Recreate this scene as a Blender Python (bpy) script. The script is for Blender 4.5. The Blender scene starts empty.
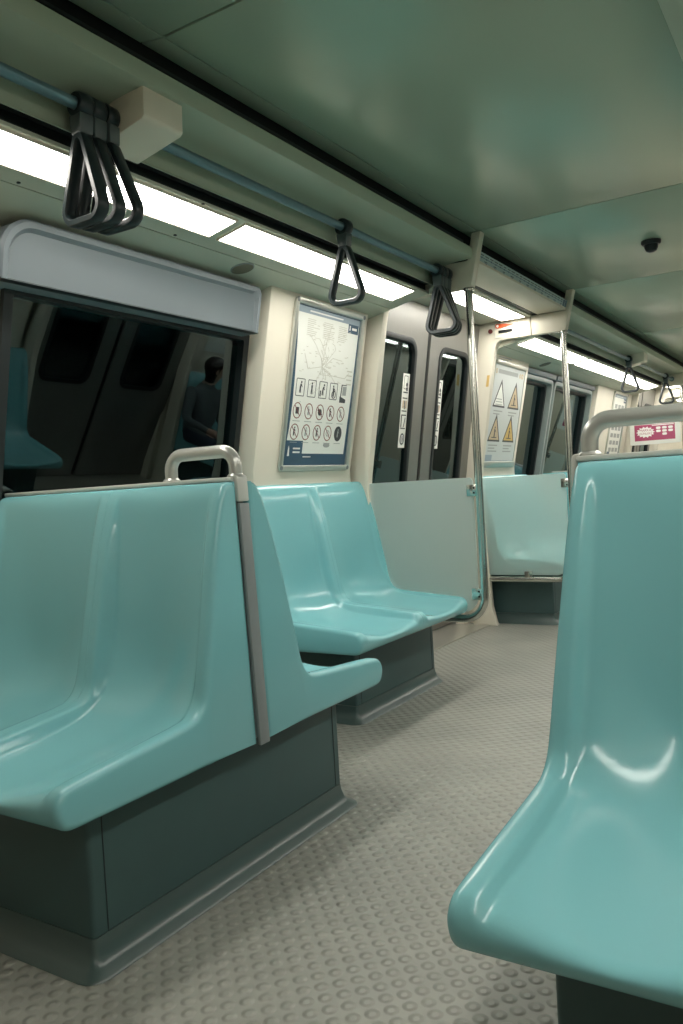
import bpy, bmesh, math, random
from mathutils import Vector, Matrix
random.seed(7)
scene = bpy.context.scene
COL = scene.collection
PI = math.pi

# ------------------------------------------------------------------ camera
cam_d = bpy.data.cameras.new('camera')
cam = bpy.data.objects.new('camera', cam_d)
COL.objects.link(cam)
scene.camera = cam
cam_d.sensor_fit = 'VERTICAL'
cam_d.sensor_height = 36.0
cam_d.lens = 808.0 / 1024.0 * 36.0
cam_d.clip_start = 0.02
_rx = Vector((0.84629806, 0.52958851, -0.05758128))
_dn = Vector((-0.03380831, -0.05447795, -0.99794246))
_fw = Vector((-0.53163577, 0.84650349, -0.02820009))
cam.matrix_world = Matrix(((_rx.x, -_dn.x, -_fw.x, 0.0),
                           (_rx.y, -_dn.y, -_fw.y, 0.0),
                           (_rx.z, -_dn.z, -_fw.z, 1.05),
                           (0, 0, 0, 1)))
# ------------------------------------------------------------------ world, exposure
world = bpy.data.worlds.new('tunnel_dark')
scene.world = world
world.use_nodes = True
world.node_tree.nodes['Background'].inputs[0].default_value = (0.010, 0.022, 0.024, 1)
world.node_tree.nodes['Background'].inputs[1].default_value = 0.4
vs = scene.view_settings
vs.view_transform = 'Standard'
vs.look = 'None'
vs.gamma = 1.0
vs.exposure = 1.27
vs.use_curve_mapping = False
LIGHT_STRENGTH = 8.0
LIGHT_COLOR = (1.0, 0.955, 0.87)

XC = -0.955                       # centre line of the car
def MX(x): return 2 * XC - x      # mirror to the other side

# ------------------------------------------------------------------ materials
MATS = {}
def mat(name, col, rough=0.5, metal=0.0, noise=0.06, nscale=6.0, bump=0.0, bscale=80.0, coat=0.0, spec=0.5, rvar=0.0, stretch=None):
    m = bpy.data.materials.new(name)
    m.use_nodes = True
    nt = m.node_tree
    b = nt.nodes['Principled BSDF']
    b.inputs['Roughness'].default_value = rough
    b.inputs['Metallic'].default_value = metal
    b.inputs['Specular IOR Level'].default_value = spec
    if coat:
        b.inputs['Coat Weight'].default_value = coat
        b.inputs['Coat Roughness'].default_value = 0.12
    tc = nt.nodes.new('ShaderNodeTexCoord')
    src = tc.outputs['Object']
    if stretch:
        mp = nt.nodes.new('ShaderNodeMapping')
        mp.inputs['Scale'].default_value = stretch
        nt.links.new(src, mp.inputs[0])
        src = mp.outputs[0]
    n = nt.nodes.new('ShaderNodeTexNoise')
    n.inputs['Scale'].default_value = nscale
    n.inputs['Detail'].default_value = 5
    nt.links.new(src, n.inputs['Vector'])
    mx = nt.nodes.new('ShaderNodeMix')
    mx.data_type = 'RGBA'
    mx.inputs[6].default_value = tuple(c * (1 - noise) for c in col) + (1,)
    mx.inputs[7].default_value = tuple(min(1, c * (1 + noise)) for c in col) + (1,)
    nt.links.new(n.outputs[0], mx.inputs[0])
    nt.links.new(mx.outputs[2], b.inputs['Base Color'])
    if rvar:
        mr = nt.nodes.new('ShaderNodeMapRange')
        mr.inputs[3].default_value = max(0.02, rough - rvar)
        mr.inputs[4].default_value = rough + rvar
        nt.links.new(n.outputs[0], mr.inputs[0])
        nt.links.new(mr.outputs[0], b.inputs['Roughness'])
    if bump:
        n2 = nt.nodes.new('ShaderNodeTexNoise')
        n2.inputs['Scale'].default_value = bscale
        nt.links.new(src, n2.inputs['Vector'])
        bp = nt.nodes.new('ShaderNodeBump')
        bp.inputs['Strength'].default_value = bump
        bp.inputs['Distance'].default_value = 0.002
        nt.links.new(n2.outputs[0], bp.inputs['Height'])
        nt.links.new(bp.outputs[0], b.inputs['Normal'])
    MATS[name] = m
    return m

def emit(name, col, s):
    m = bpy.data.materials.new(name)
    m.use_nodes = True
    nt = m.node_tree
    b = nt.nodes['Principled BSDF']
    b.inputs['Base Color'].default_value = (0.8, 0.8, 0.78, 1)
    b.inputs['Emission Color'].default_value = col + (1,)
    b.inputs['Emission Strength'].default_value = s
    MATS[name] = m
    return m

def glass(name, tint, ior=1.5, rough=0.0):
    m = bpy.data.materials.new(name)
    m.use_nodes = True
    nt = m.node_tree
    nt.nodes.clear()
    out = nt.nodes.new('ShaderNodeOutputMaterial')
    tr = nt.nodes.new('ShaderNodeBsdfTransparent')
    tr.inputs[0].default_value = tint + (1,)
    gl = nt.nodes.new('ShaderNodeBsdfGlossy')
    gl.inputs['Roughness'].default_value = rough
    gl.inputs[0].default_value = (0.72, 0.92, 0.95, 1)
    fr = nt.nodes.new('ShaderNodeFresnel')
    fr.inputs[0].default_value = ior
    mx = nt.nodes.new('ShaderNodeMixShader')
    nt.links.new(fr.outputs[0], mx.inputs[0])
    nt.links.new(tr.outputs[0], mx.inputs[1])
    nt.links.new(gl.outputs[0], mx.inputs[2])
    nt.links.new(mx.outputs[0], out.inputs[0])
    MATS[name] = m
    return m

def screen_mat(name):
    """frosted plastic sheet"""
    m = bpy.data.materials.new(name)
    m.use_nodes = True
    nt = m.node_tree
    b = nt.nodes['Principled BSDF']
    b.inputs['Base Color'].default_value = (0.80, 0.90, 0.865, 1)
    b.inputs['Roughness'].default_value = 0.33
    b.inputs['IOR'].default_value = 1.2
    b.inputs['Transmission Weight'].default_value = 0.72
    MATS[name] = m
    return m

mat('teal_plastic', (0.205, 0.485, 0.52), rough=0.17, noise=0.03, nscale=3, rvar=0.04, spec=0.5, bump=0.04, bscale=220)
mat('wall_cream', (0.68, 0.64, 0.54), rough=0.45, noise=0.04)
mat('trim_cream', (0.63, 0.59, 0.48), rough=0.42, noise=0.05)
mat('soffit_cream', (0.50, 0.53, 0.43), rough=0.4, noise=0.05)
mat('ceiling_panel', (0.36, 0.45, 0.35), rough=0.27, noise=0.04, nscale=1.2, metal=0.2)
mat('beam_paint', (0.36, 0.42, 0.32), rough=0.38, noise=0.05)
mat('void_black', (0.006, 0.008, 0.008), rough=0.9)
mat('rubber_black', (0.006, 0.010, 0.011), rough=0.5)
mat('blind_grey', (0.17, 0.20, 0.22), rough=0.4, noise=0.04)
mat('plinth_grey', (0.042, 0.085, 0.085), rough=0.45, noise=0.15, nscale=9, rvar=0.08)
mat('kick_grey', (0.060, 0.092, 0.088), rough=0.28, noise=0.06, nscale=5)
mat('strip_grey', (0.22, 0.245, 0.25), rough=0.42, noise=0.06)
mat('cap_grey', (0.54, 0.55, 0.51), rough=0.38, noise=0.05)
mat('frame_grey', (0.24, 0.28, 0.27), rough=0.4)
mat('handle_paint', (0.52, 0.53, 0.50), rough=0.3, metal=0.55, noise=0.05)
mat('steel', (0.62, 0.62, 0.57), rough=0.2, metal=1.0, noise=0.08, nscale=20, rvar=0.05)
mat('brushed_steel', (0.25, 0.25, 0.235), rough=0.36, metal=0.65, noise=0.14, nscale=30, rvar=0.06, stretch=(1, 12, 0.4))
mat('rail_blue', (0.13, 0.22, 0.25), rough=0.3, metal=0.55, noise=0.05)
mat('strap_plastic', (0.013, 0.022, 0.024), rough=0.34, noise=0.05, spec=0.35)
mat('strap_clip', (0.055, 0.075, 0.075), rough=0.4)
mat('alu_frame', (0.62, 0.63, 0.58), rough=0.28, metal=0.8, noise=0.04)
mat('poster_blue', (0.035, 0.085, 0.14), rough=0.4)
mat('poster_band', (0.30, 0.37, 0.43), rough=0.4)
mat('paper', (0.82, 0.83, 0.78), rough=0.35, noise=0.02)
mat('paper_grey', (0.60, 0.63, 0.62), rough=0.35, noise=0.02)
mat('ink_dark', (0.045, 0.05, 0.055), rough=0.5)
mat('ink_grey', (0.36, 0.38, 0.37), rough=0.5)
mat('ink_pale', (0.60, 0.59, 0.52), rough=0.5)
mat('ink_red', (0.22, 0.045, 0.035), rough=0.5)
mat('ink_tan', (0.55, 0.43, 0.28), rough=0.5)
mat('ink_yellow', (0.62, 0.42, 0.14), rough=0.5)
mat('ink_white', (0.80, 0.80, 0.78), rough=0.5)
mat('signal_red', (0.62, 0.10, 0.03), rough=0.4)
mat('knob_red', (0.10, 0.012, 0.012), rough=0.35)
mat('ad_burgundy', (0.36, 0.055, 0.13), rough=0.4)
mat('ad_purple', (0.12, 0.05, 0.22), rough=0.4)
mat('map_strip', (0.30, 0.42, 0.41), rough=0.35)
mat('speaker_brown', (0.13, 0.12, 0.075), rough=0.6, bump=0.5, bscale=400)
mat('threshold', (0.55, 0.54, 0.48), rough=0.35, metal=0.6)
mat('rock', (0.02, 0.025, 0.025), rough=0.9, noise=0.4, nscale=3)
emit('light_diffuser', LIGHT_COLOR, LIGHT_STRENGTH)
emit('light_diffuser_dim', LIGHT_COLOR, LIGHT_STRENGTH * 0.95)
glass('window_glass', (0.45, 0.62, 0.62), ior=1.8)
glass('clear_film', (0.97, 0.98, 0.98), ior=1.35)
screen_mat('screen_sheet')

def floor_mat():
    m = bpy.data.materials.new('studded_rubber')
    m.use_nodes = True
    nt = m.node_tree
    N = nt.nodes.new
    L = nt.links.new
    b = nt.nodes['Principled BSDF']
    tc = N('ShaderNodeTexCoord')
    hs = []
    for off in (0.0, 0.5):
        mp = N('ShaderNodeMapping')
        mp.inputs['Scale'].default_value = (1 / 0.056, 1 / 0.056, 0)
        mp.inputs['Location'].default_value = (off, off, 0)
        L(tc.outputs['Object'], mp.inputs[0])
        fr = N('ShaderNodeVectorMath'); fr.operation = 'FRACTION'
        L(mp.outputs[0], fr.inputs[0])
        sb = N('ShaderNodeVectorMath'); sb.operation = 'SUBTRACT'
        sb.inputs[1].default_value = (0.5, 0.5, 0.0)
        L(fr.outputs[0], sb.inputs[0])
        ln = N('ShaderNodeVectorMath'); ln.operation = 'LENGTH'
        L(sb.outputs[0], ln.inputs[0])
        mr = N('ShaderNodeMapRange'); mr.interpolation_type = 'SMOOTHSTEP'
        mr.inputs[1].default_value = 0.10
        mr.inputs[2].default_value = 0.32
        mr.inputs[3].default_value = 1.0
        mr.inputs[4].default_value = 0.0
        L(ln.outputs['Value'], mr.inputs[0])
        hs.append(mr.outputs[0])
    ad = N('ShaderNodeMath'); ad.operation = 'MAXIMUM'
    L(hs[0], ad.inputs[0]); L(hs[1], ad.inputs[1])
    bp = N('ShaderNodeBump')
    bp.inputs['Strength'].default_value = 1.0
    bp.inputs['Distance'].default_value = 0.0045
    L(ad.outputs[0], bp.inputs['Height'])
    L(bp.outputs[0], b.inputs['Normal'])
    n = N('ShaderNodeTexNoise')
    n.inputs['Scale'].default_value = 2.5
    n.inputs['Detail'].default_value = 8
    L(tc.outputs['Object'], n.inputs['Vector'])
    cr = N('ShaderNodeValToRGB')
    cr.color_ramp.elements[0].position = 0.3
    cr.color_ramp.elements[0].color = (0.265, 0.27, 0.24, 1)
    cr.color_ramp.elements[1].position = 0.75
    cr.color_ramp.elements[1].color = (0.36, 0.362, 0.32, 1)
    L(n.outputs[0], cr.inputs[0])
    L(cr.outputs[0], b.inputs['Base Color'])
    b.inputs['Roughness'].default_value = 0.40
    MATS['floor'] = m
floor_mat()

# ------------------------------------------------------------------ mesh helpers
class MB:
    def __init__(s):
        s.v = []; s.f = []; s.sm = []
    def add(s, vs, fs, smooth=False):
        o = len(s.v)
        s.v += [tuple(p) for p in vs]
        for f in fs:
            s.f.append(tuple(i + o for i in f)); s.sm.append(smooth)
        return s
    def box(s, x0, x1, y0, y1, z0, z1):
        vs = [(x, y, z) for x in (x0, x1) for y in (y0, y1) for z in (z0, z1)]
        return s.add(vs, [(0, 1, 3, 2), (4, 6, 7, 5), (0, 4, 5, 1), (2, 3, 7, 6), (0, 2, 6, 4), (1, 5, 7, 3)])
    def loft(s, loops, cap=True, closed=True, smooth=False):
        n = len(loops[0]); vs = [p for l in loops for p in l]; fs = []
        for i in range(len(loops) - 1):
            for j in range(n if closed else n - 1):
                k = (j + 1) % n
                fs.append((i * n + j, i * n + k, (i + 1) * n + k, (i + 1) * n + j))
        s.add(vs, fs, smooth)
        if cap:
            s.add(loops[0], [tuple(range(n))[::-1]]); s.add(loops[-1], [tuple(range(n))])
        return s
    def extrude(s, poly, axis, a, b, smooth=False):
        """poly of 2D points; axis 'x' -> (y,z), 'y' -> (x,z), 'z' -> (x,y)"""
        def P(p, t):
            if axis == 'x': return (t, p[0], p[1])
            if axis == 'y': return (p[0], t, p[1])
            return (p[0], p[1], t)
        return s.loft([[P(p, a) for p in poly], [P(p, b) for p in poly]], smooth=smooth)
    def tube(s, path, r, seg=12, closed=False):
        P = [Vector(p) for p in path]; n = len(P)
        loops = []; ref = None
        for i in range(n):
            if closed: t = P[(i + 1) % n] - P[i - 1]
            elif i == 0: t = P[1] - P[0]
            elif i == n - 1: t = P[-1] - P[-2]
            else: t = (P[i + 1] - P[i]).normalized() + (P[i] - P[i - 1]).normalized()
            t.normalize()
            if ref is None:
                ref = t.orthogonal().normalized()
            ref = (ref - t * ref.dot(t)).normalized()
            bn = t.cross(ref)
            loops.append([P[i] + (ref * math.cos(a) + bn * math.sin(a)) * r for a in [2 * PI * k / seg for k in range(seg)]])
        if closed: loops.append(loops[0])
        return s.loft(loops, cap=not closed, smooth=True)
    def ring(s, outer, inner, mp, o0, o1, smooth=False):
        """flat frame between two loops of equal count, thickness o0..o1 through map mp(a,b,off)"""
        n = len(outer)
        A = [mp(p[0], p[1], o1) for p in outer]; B = [mp(p[0], p[1], o1) for p in inner]
        C = [mp(p[0], p[1], o0) for p in outer]; D = [mp(p[0], p[1], o0) for p in inner]
        vs = A + B + C + D; fs = []
        for i in range(n):
            j = (i + 1) % n
            fs += [(i, j, n + j, n + i), (2 * n + i, 3 * n + i, 3 * n + j, 2 * n + j), (i, 2 * n + i, 2 * n + j, j), (n + i, n + j, 3 * n + j, 3 * n + i)]
        return s.add(vs, fs)
    def plate(s, poly, mp, o0, o1):
        n = len(poly)
        A = [mp(p[0], p[1], o1) for p in poly]; B = [mp(p[0], p[1], o0) for p in poly]
        fs = [tuple(range(n)), tuple(range(2 * n - 1, n - 1, -1))]
        for i in range(n):
            j = (i + 1) % n
            fs.append((i, n + i, n + j, j))
        return s.add(A + B, fs)
    def build(s, name, m, parent=None, mirror=False, bevel=0.0, bseg=2, angle=35, origin=None):
        vs = [((MX(p[0]), p[1], p[2]) if mirror else tuple(p)) for p in s.v]
        off = Vector((0, 0, 0))
        q = parent
        while q is not None:
            off += q.location; q = q.parent
        loc = Vector(origin) if origin else Vector((0, 0, 0))
        off += loc
        vs = [(p[0] - off.x, p[1] - off.y, p[2] - off.z) for p in vs]
        me = bpy.data.meshes.new(name)
        me.from_pydata(vs, [], s.f)
        bm = bmesh.new(); bm.from_mesh(me)
        for f, sm in zip(bm.faces, s.sm): f.smooth = sm
        bmesh.ops.remove_doubles(bm, verts=bm.verts, dist=1e-5)
        bmesh.ops.recalc_face_normals(bm, faces=bm.faces)
        if bevel > 0:
            es = [e for e in bm.edges if len(e.link_faces) == 2 and e.calc_face_angle(0) > math.radians(40)]
            bmesh.ops.bevel(bm, geom=es, offset=bevel, segments=bseg, profile=0.5, affect='EDGES', clamp_overlap=True)
            for f in bm.faces: f.smooth = True
        bm.to_mesh(me); bm.free()
        if bevel > 0 or any(s.sm):
            me.set_sharp_from_angle(angle=math.radians(angle))
        me.materials.append(MATS[m])
        o = bpy.data.objects.new(name, me)
        o.location = loc
        COL.objects.link(o)
        if parent: o.parent = parent
        return o

def tag(o, label=None, cat=None, group=None, kind=None):
    if label: o['label'] = label
    if cat: o['category'] = cat
    if group: o['group'] = group
    if kind: o['kind'] = kind
    return o
def empty(name, loc, label=None, cat=None, group=None, kind=None):
    o = bpy.data.objects.new(name, None)
    o.empty_display_size = 0.1
    o.location = loc
    COL.objects.link(o)
    return tag(o, label, cat, group, kind)
def copy_tree(o, parent=None):
    c = o.copy(); COL.objects.link(c)
    if parent: c.parent = parent
    for ch in list(o.children): copy_tree(ch, c)
    return c
def relabel(o, label, group=None):
    o['label'] = label
    if group: o['group'] = group

def rr(a0, a1, b0, b1, r, n=6):
    pts = []
    rs = r if isinstance(r, (tuple, list)) else (r, r, r, r)
    for (cx, cy, st, q) in ((a1, b0, -90, rs[0]), (a1, b1, 0, rs[1]), (a0, b1, 90, rs[2]), (a0, b0, 180, rs[3])):
        sx = -1 if cx == a1 else 1; sy = 1 if cy == b0 else -1
        for k in range(n + 1):
            t = math.radians(st + 90.0 * k / n)
            pts.append((cx + sx * q + q * math.cos(t), cy + sy * q + q * math.sin(t)))
    return pts
def circ(a, b, r, n=16, ry=None):
    return [(a + r * math.cos(2 * PI * k / n), b + (ry or r) * math.sin(2 * PI * k / n)) for k in range(n)]

def text_mesh(mb, body, size, mp, a, b, off, align='LEFT', sx=1.0):
    cu = bpy.data.curves.new('t', 'FONT')
    cu.body = body; cu.size = size; cu.align_x = align
    o = bpy.data.objects.new('t', cu)
    COL.objects.link(o)
    dg = bpy.context.evaluated_depsgraph_get()
    me = bpy.data.meshes.new_from_object(o.evaluated_get(dg))
    mb.add([mp(a + v.co.x * sx, b + v.co.y, off) for v in me.vertices], [tuple(p.vertices) for p in me.polygons])
    bpy.data.objects.remove(o); bpy.data.curves.remove(cu); bpy.data.meshes.remove(me)

# ------------------------------------------------------------------ wall profile
def XW(z): return -2.335 + 0.205 * max(0.0, z - 1.15)        # inner face of the left wall, leaning in
def XS(z): return -2.335 + 0.205 * (z - 1.15)                # straight plane used by window, poster
def XD(z): return -2.352 + 0.155 * (z - 1.10)                # door leaves
def mw(y, z, off): return (XS(z) + off, y, z)
def md(y, z, off): return (XD(z) + off, y, z)
def slab(mb, y0, y1, z0, z1, o0, o1):
    zs = [z0] + ([1.15] if z0 < 1.15 < z1 else []) + [z1]
    poly = [(XW(z) + o1, z) for z in zs] + [(XW(z) + o0, z) for z in reversed(zs)]
    mb.extrude(poly, 'y', y0, y1)

YN, YF = -2.6, 16.0
WO = -0.086                       # wall skin lies behind the poster panels
DOORS = [(3.92, 5.48), (10.2, 11.76)]
WINS = [(1.665, 2.925, 1.77), (6.42, 7.17, 1.88), (7.27, 8.48, 1.88)]
ZWB = 0.98

# ------------------------------------------------------------------ structure: floor, ceiling, walls
fl = MB().box(-2.75, MX(-2.75), YN, YF, -0.06, 0.0).build('floor', 'floor')
tag(fl, kind='structure')
ce = MB().box(-2.45, MX(-2.45), YN, YF, 2.42, 2.47)
for xm in (False, True):
    pass
ceil = ce.build('ceiling', 'void_black')
tag(ceil, kind='structure')
seams = [YN, -0.53, 1.668, 3.862, 5.52, 7.72, 10.15, 11.81, 13.9, YF]
for a, b in zip(seams[:-1], seams[1:]):
    MB().box(-1.528, MX(-1.528), a + 0.004, b - 0.004, 2.30, 2.325).build('ceiling_panel', 'ceiling_panel', ceil, bevel=0.002)
    for mr in (False, True):
        MB().extrude([(-1.532, 2.300), (-1.532, 2.318), (-1.612, 2.330), (-1.612, 2.312)], 'y', a + 0.003, b - 0.003).build('edge_strip', 'ceiling_panel', ceil, mr)

def build_side(mr):
    side = 'right' if mr else 'left'
    w = MB()
    spans = sorted([(a, b, 'd', 0) for a, b in DOORS] + [(a, b, 'w', t) for a, b, t in WINS])
    y = YN
    for a, b, k, t in spans:
        if a > y: slab(w, y, a, 0.0, 2.30, -0.16, WO)
        if k == 'w':
            slab(w, a, b, 0.0, ZWB, -0.16, WO)
            slab(w, a, b, t, 2.30, -0.16, WO)
        else:
            slab(w, a, b, 2.165, 2.32, -0.12, 0.0)
        y = b
    slab(w, y, YF, 0.0, 2.30, -0.16, WO)
    wall = w.build('wall_' + side, 'wall_cream', None, mr)
    tag(wall, kind='structure')
    # proud wall panels carrying the posters
    for a, b in ((2.94, 3.80), (5.56, 6.39), (8.55, 10.09), (-0.4, 0.66)):
        m = MB(); slab(m, a, b, 0.0, 2.02, -0.088, 0.022)
        m.build('wall_panel', 'wall_cream', wall, mr, bevel=0.006)
    # posts beside the doors
    for (d0, d1) in DOORS:
        for (a, b) in ((d0 - 0.058, d0 - 0.003), (d1 + 0.003, d1 + 0.058)):
            inner = [(-2.175, 0.0), (-2.185, 0.02), (-2.212, 0.14), (-2.248, 1.05), (-2.240, 1.118), (-2.168, 1.52), (-2.096, 1.93), (-2.082, 1.99), (-2.066, 2.020), (-2.040, 2.033), (-1.985, 2.035)]
            outer = [(-1.985, 2.165), (-2.19, 2.165), (-2.36, 1.12), (-2.36, 0.0)]
            MB().extrude(inner + outer, 'y', a, b).build('door_post', 'wall_cream', wall, mr, bevel=0.005)
    # ---- soffit, lights housing, beam, headers: pieces of the ceiling
    segs = [(YN, 3.862), (5.538, 10.142), (11.818, YF)]
    def zs(x): return 1.97 + 0.2 * (x + 2.165)
    for a, b in segs:
        MB().extrude([(-1.814, zs(-1.814)), (-1.814, zs(-1.814) + 0.01), (-2.035, zs(-2.035) + 0.02), (-2.035, zs(-2.035))], 'y', a, b).build('light_tray', 'soffit_cream', ceil, mr)
        MB().extrude([(-2.040, zs(-2.04)), (-2.04, zs(-2.04) + 0.02), (-2.26, zs(-2.26) + 0.02), (-2.26, zs(-2.26))], 'y', a, b).build('soffit_panel', 'soffit_cream', ceil, mr)
        MB().box(-1.83, -1.769, a, b, 2.085, 2.10).build('air_slot', 'void_black', ceil, mr)
        MB().box(-1.832, -1.826, a, b, 2.046, 2.095).build('slot_blade', 'rubber_black', ceil, mr)
        MB().extrude([(-1.563, 2.226), (-1.561, 2.200), (-1.563, 2.175), (-1.5645, 2.1735), (-1.64, 2.171), (-1.700, 2.166), (-1.738, 2.156), (-1.757, 2.137), (-1.762, 2.115),
                      (-1.762, 2.070), (-1.754, 2.060), (-1.758, 2.060), (-1.766, 2.075), (-1.770, 2.20), (-1.60, 2.242)], 'y', a, b, smooth=True).build('beam', 'beam_paint', ceil, mr, angle=30)
        MB().box(-1.66, -1.64, a, b, 2.22, 2.43).build('gap_backing', 'void_black', ceil, mr)
        MB().box(-1.6395, -1.605, a, b, 2.262, 2.272).build('gap_blade', 'rubber_black', ceil, mr)
    for y in (3.856, 5.539, 10.136, 11.819):
        MB().extrude([(-1.772, zs(-1.772) + .02), (-1.772, 2.18), (-2.26, 2.18), (-2.26, zs(-2.26) + .001)], 'y', y - .003, y + .003).build('soffit_end', 'trim_cream', ceil, mr)
    for (d0, d1) in DOORS:
        a, b = d0 - 0.058, d1 + 0.058
        MB().extrude([(-1.565, 2.168), (-1.565, 2.185), (-1.765, 2.185), (-1.765, 2.168)], 'y', d0, d1).build('door_soffit_panel', 'trim_cream', ceil, mr, bevel=0.003)
        MB().box(-1.80, -1.775, d0, d1, 2.172, 2.19).build('slot_blade', 'rubber_black', ceil, mr)
        MB().extrude([(-1.805, 2.164), (-1.805, 2.18), (-2.24, 2.18), (-2.24, 2.164)], 'y', d0, d1).build('light_tray', 'soffit_cream', ceil, mr)
        MB().box(-1.82, -1.76, d0, d1, 2.192, 2.20).build('air_slot', 'void_black', ceil, mr)
        MB().box(-1.66, -1.64, a, b, 2.22, 2.43).build('gap_backing', 'void_black', ceil, mr)
        for (p, q) in ((d0 - 0.058, d0 - 0.003), (d1 - 0.003, d1 + 0.052)):
            MB().extrude([(-1.985, 2.035), (-1.905, 2.034), (-1.905, 2.166), (-1.985, 2.166)], 'y', p, q).build('header_panel', 'trim_cream', ceil, mr, bevel=0.002)
            MB().extrude([(-1.903, 2.034), (-1.814, 2.034), (-1.814, 2.166), (-1.903, 2.166)], 'y', p, q).build('header_panel', 'trim_cream', ceil, mr, bevel=0.002)
            MB().extrude([(-1.811, 2.034), (-1.590, 2.034), (-1.576, 2.040), (-1.512, 2.299), (-1.560, 2.299), (-1.590, 2.166), (-1.811, 2.166)], 'y', p, q).build('header_fin', 'trim_cream', ceil, mr, bevel=0.003)
    # housings around the hanging rail
    for a in (1.632, 8.02):
        MB().extrude([(-1.580, 2.190), (-1.584, 2.096), (-1.595, 2.088), (-1.772, 2.056), (-1.772, 2.190)], 'y', a, a + 0.155).build('rail_housing', 'trim_cream', ceil, mr, bevel=0.006)
    # ---- windows
    for i, (a, b, t) in enumerate(WINS):
        n = i + 1 + (3 if mr else 0)
        win = MB().ring(rr(a, b, ZWB, t, 0.004), rr(a + 0.035, b - 0.035, ZWB + 0.035, t - 0.025, 0.05 if i else 0.012), mw, -0.135, -0.065).build('window_%d' % n, 'rubber_black', None, mr)
        tag(win, kind='structure')
        MB().plate(rr(a + 0.03, b - 0.03, ZWB + 0.03, t - 0.02, 0.045), mw, -0.106, -0.100).build('pane', 'window_glass', win, mr)
        if i == 0:
            a, b = 1.60, 2.85
            # roller blind box: moulded cover with one rounded upper corner
            out = rr(a - 0.02, b + 0.02, t - 0.012, 1.952, (0.002, 0.03, 0.11, 0.002), 8)
            inn = rr(a + 0.015, b - 0.015, t - 0.010, 1.915, (0.002, 0.03, 0.085, 0.002), 8)
            m = MB()
            n_ = len(out)
            lv = [[mw(p[0], p[1], -0.088) for p in out], [mw(p[0], p[1], 0.022) for p in out],
                  [mw(p[0] + (q[0] - p[0]) * .25, p[1] + (q[1] - p[1]) * .25, 0.033) for p, q in zip(out, inn)],
                  [mw(p[0] + (q[0] - p[0]) * .7, p[1] + (q[1] - p[1]) * .7, 0.033) for p, q in zip(out, inn)],
                  [mw(p[0], p[1], 0.020) for p in inn]]
            m.loft(lv, cap=True, smooth=True)
            m.build('blind_box', 'blind_grey', win, mr, angle=40)
            MB().extrude([(XS(1.757) + 0.0, 1.757), (XS(1.757) + 0.03, 1.757), (XS(1.757) + 0.03, 1.762), (XS(1.757), 1.762)], 'y', a - 0.02, b + 0.02).build('blind_slot', 'rubber_black', win, mr)
        else:
            MB().ring(rr(a - 0.03, b + 0.03, ZWB - 0.03, t + 0.03, 0.06), rr(a + 0.004, b - 0.004, ZWB + 0.004, t - 0.004, 0.045), mw, -0.086, -0.016).build('window_frame', 'frame_grey', win, mr, bevel=0.004)
            MB().plate(rr(a - 0.03, b + 0.03, t + 0.034, 1.955, 0.004), mw, -0.086, 0.002).build('blind_cover', 'blind_grey', win, mr, bevel=0.004)
    # ---- doors
    for i, (d0, d1) in enumerate(DOORS):
        n = i + 1 + (2 if mr else 0)
        dm = MB().box(-2.60, -2.30, d0, d1, 0.0005, 0.006).box(-2.296, -2.236, d0 - 0.02, d1 + 0.02, 0.0005, 0.008)
        door = dm.build('door_%d' % n, 'threshold', None, mr)
        tag(door, kind='structure')
        mid = (d0 + d1) / 2
        MB().plate([(mid - 0.020, 0.02), (mid + 0.020, 0.02), (mid + 0.020, 2.16), (mid - 0.020, 2.16)], md, -0.05, -0.012).build('centre_seal', 'rubber_black', door, mr)
        for s in (-1, 1):
            o_ = mid + s * 0.022; e_ = mid + s * 0.80
            a, b = min(o_, e_), max(o_, e_)
            wa, wb = sorted((mid + s * 0.172, mid + s * 0.64))
            leaf = MB().ring(rr(a, b, 0.012, 2.16, 0.004), rr(wa, wb, 0.86, 1.935, 0.085), md, -0.05, 0.0).build('door_leaf', 'brushed_steel', door, mr)
            MB().ring(rr(wa - 0.012, wb + 0.012, 0.848, 1.947, 0.095), rr(wa + 0.02, wb - 0.02, 0.88, 1.915, 0.07), md, -0.03, 0.006).build('window_seal', 'rubber_black', leaf, mr, bevel=0.002)
            MB().plate(rr(wa + 0.004, wb - 0.004, 0.864, 1.931, 0.08), md, -0.022, -0.016).build('pane', 'window_glass', leaf, mr)
            if i == 0 and not mr:
                # warning sticker strip on the pane
                y0 = mid - 0.285 if s < 0 else mid + 0.195
                y1 = y0 + 0.086
                st = MB().plate([(y0, 1.285), (y1, 1.285), (y1, 1.735), (y0, 1.735)], md, -0.0155, -0.0145).build('sticker', 'paper', leaf)
                st['label'] = 'white strip of four safety pictograms'
                pr = MB(); py = MB()
                c = (y0 + y1) / 2
                O0, O1 = -0.0143, -0.0138
                # 1 phone-like figure, 2 pushing figures, 3 gap warning, 4 round sign
                pr.plate(circ(c + 0.012, 1.668, 0.013, 10), md, O0, O1)
                pr.plate([(c + 0.002, 1.652), (c + 0.026, 1.652), (c + 0.026, 1.63), (c + 0.008, 1.63)], md, O0, O1)
                pr.plate([(c - 0.028, 1.625), (c + 0.030, 1.625), (c + 0.03, 1.617), (c - 0.028, 1.617)], md, O0, O1)
                pr.ring(rr(c - 0.028, c + 0.022, 1.640, 1.722, 0.006), rr(c - 0.024, c + 0.018, 1.644, 1.718, 0.004), md, O0, O1)
                pr.plate([(c - 0.032, 1.590), (c + 0.032, 1.590), (c + 0.032, 1.583), (c - 0.032, 1.583)], md, O0, O1)
                pr.plate([(c - 0.006, 1.572), (c + 0.006, 1.572), (c + 0.006, 1.52), (c - 0.006, 1.52)], md, O0, O1)
                py.plate(rr(c - 0.027, c - 0.010, 1.525, 1.572, 0.004), md, O0, O1)
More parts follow.
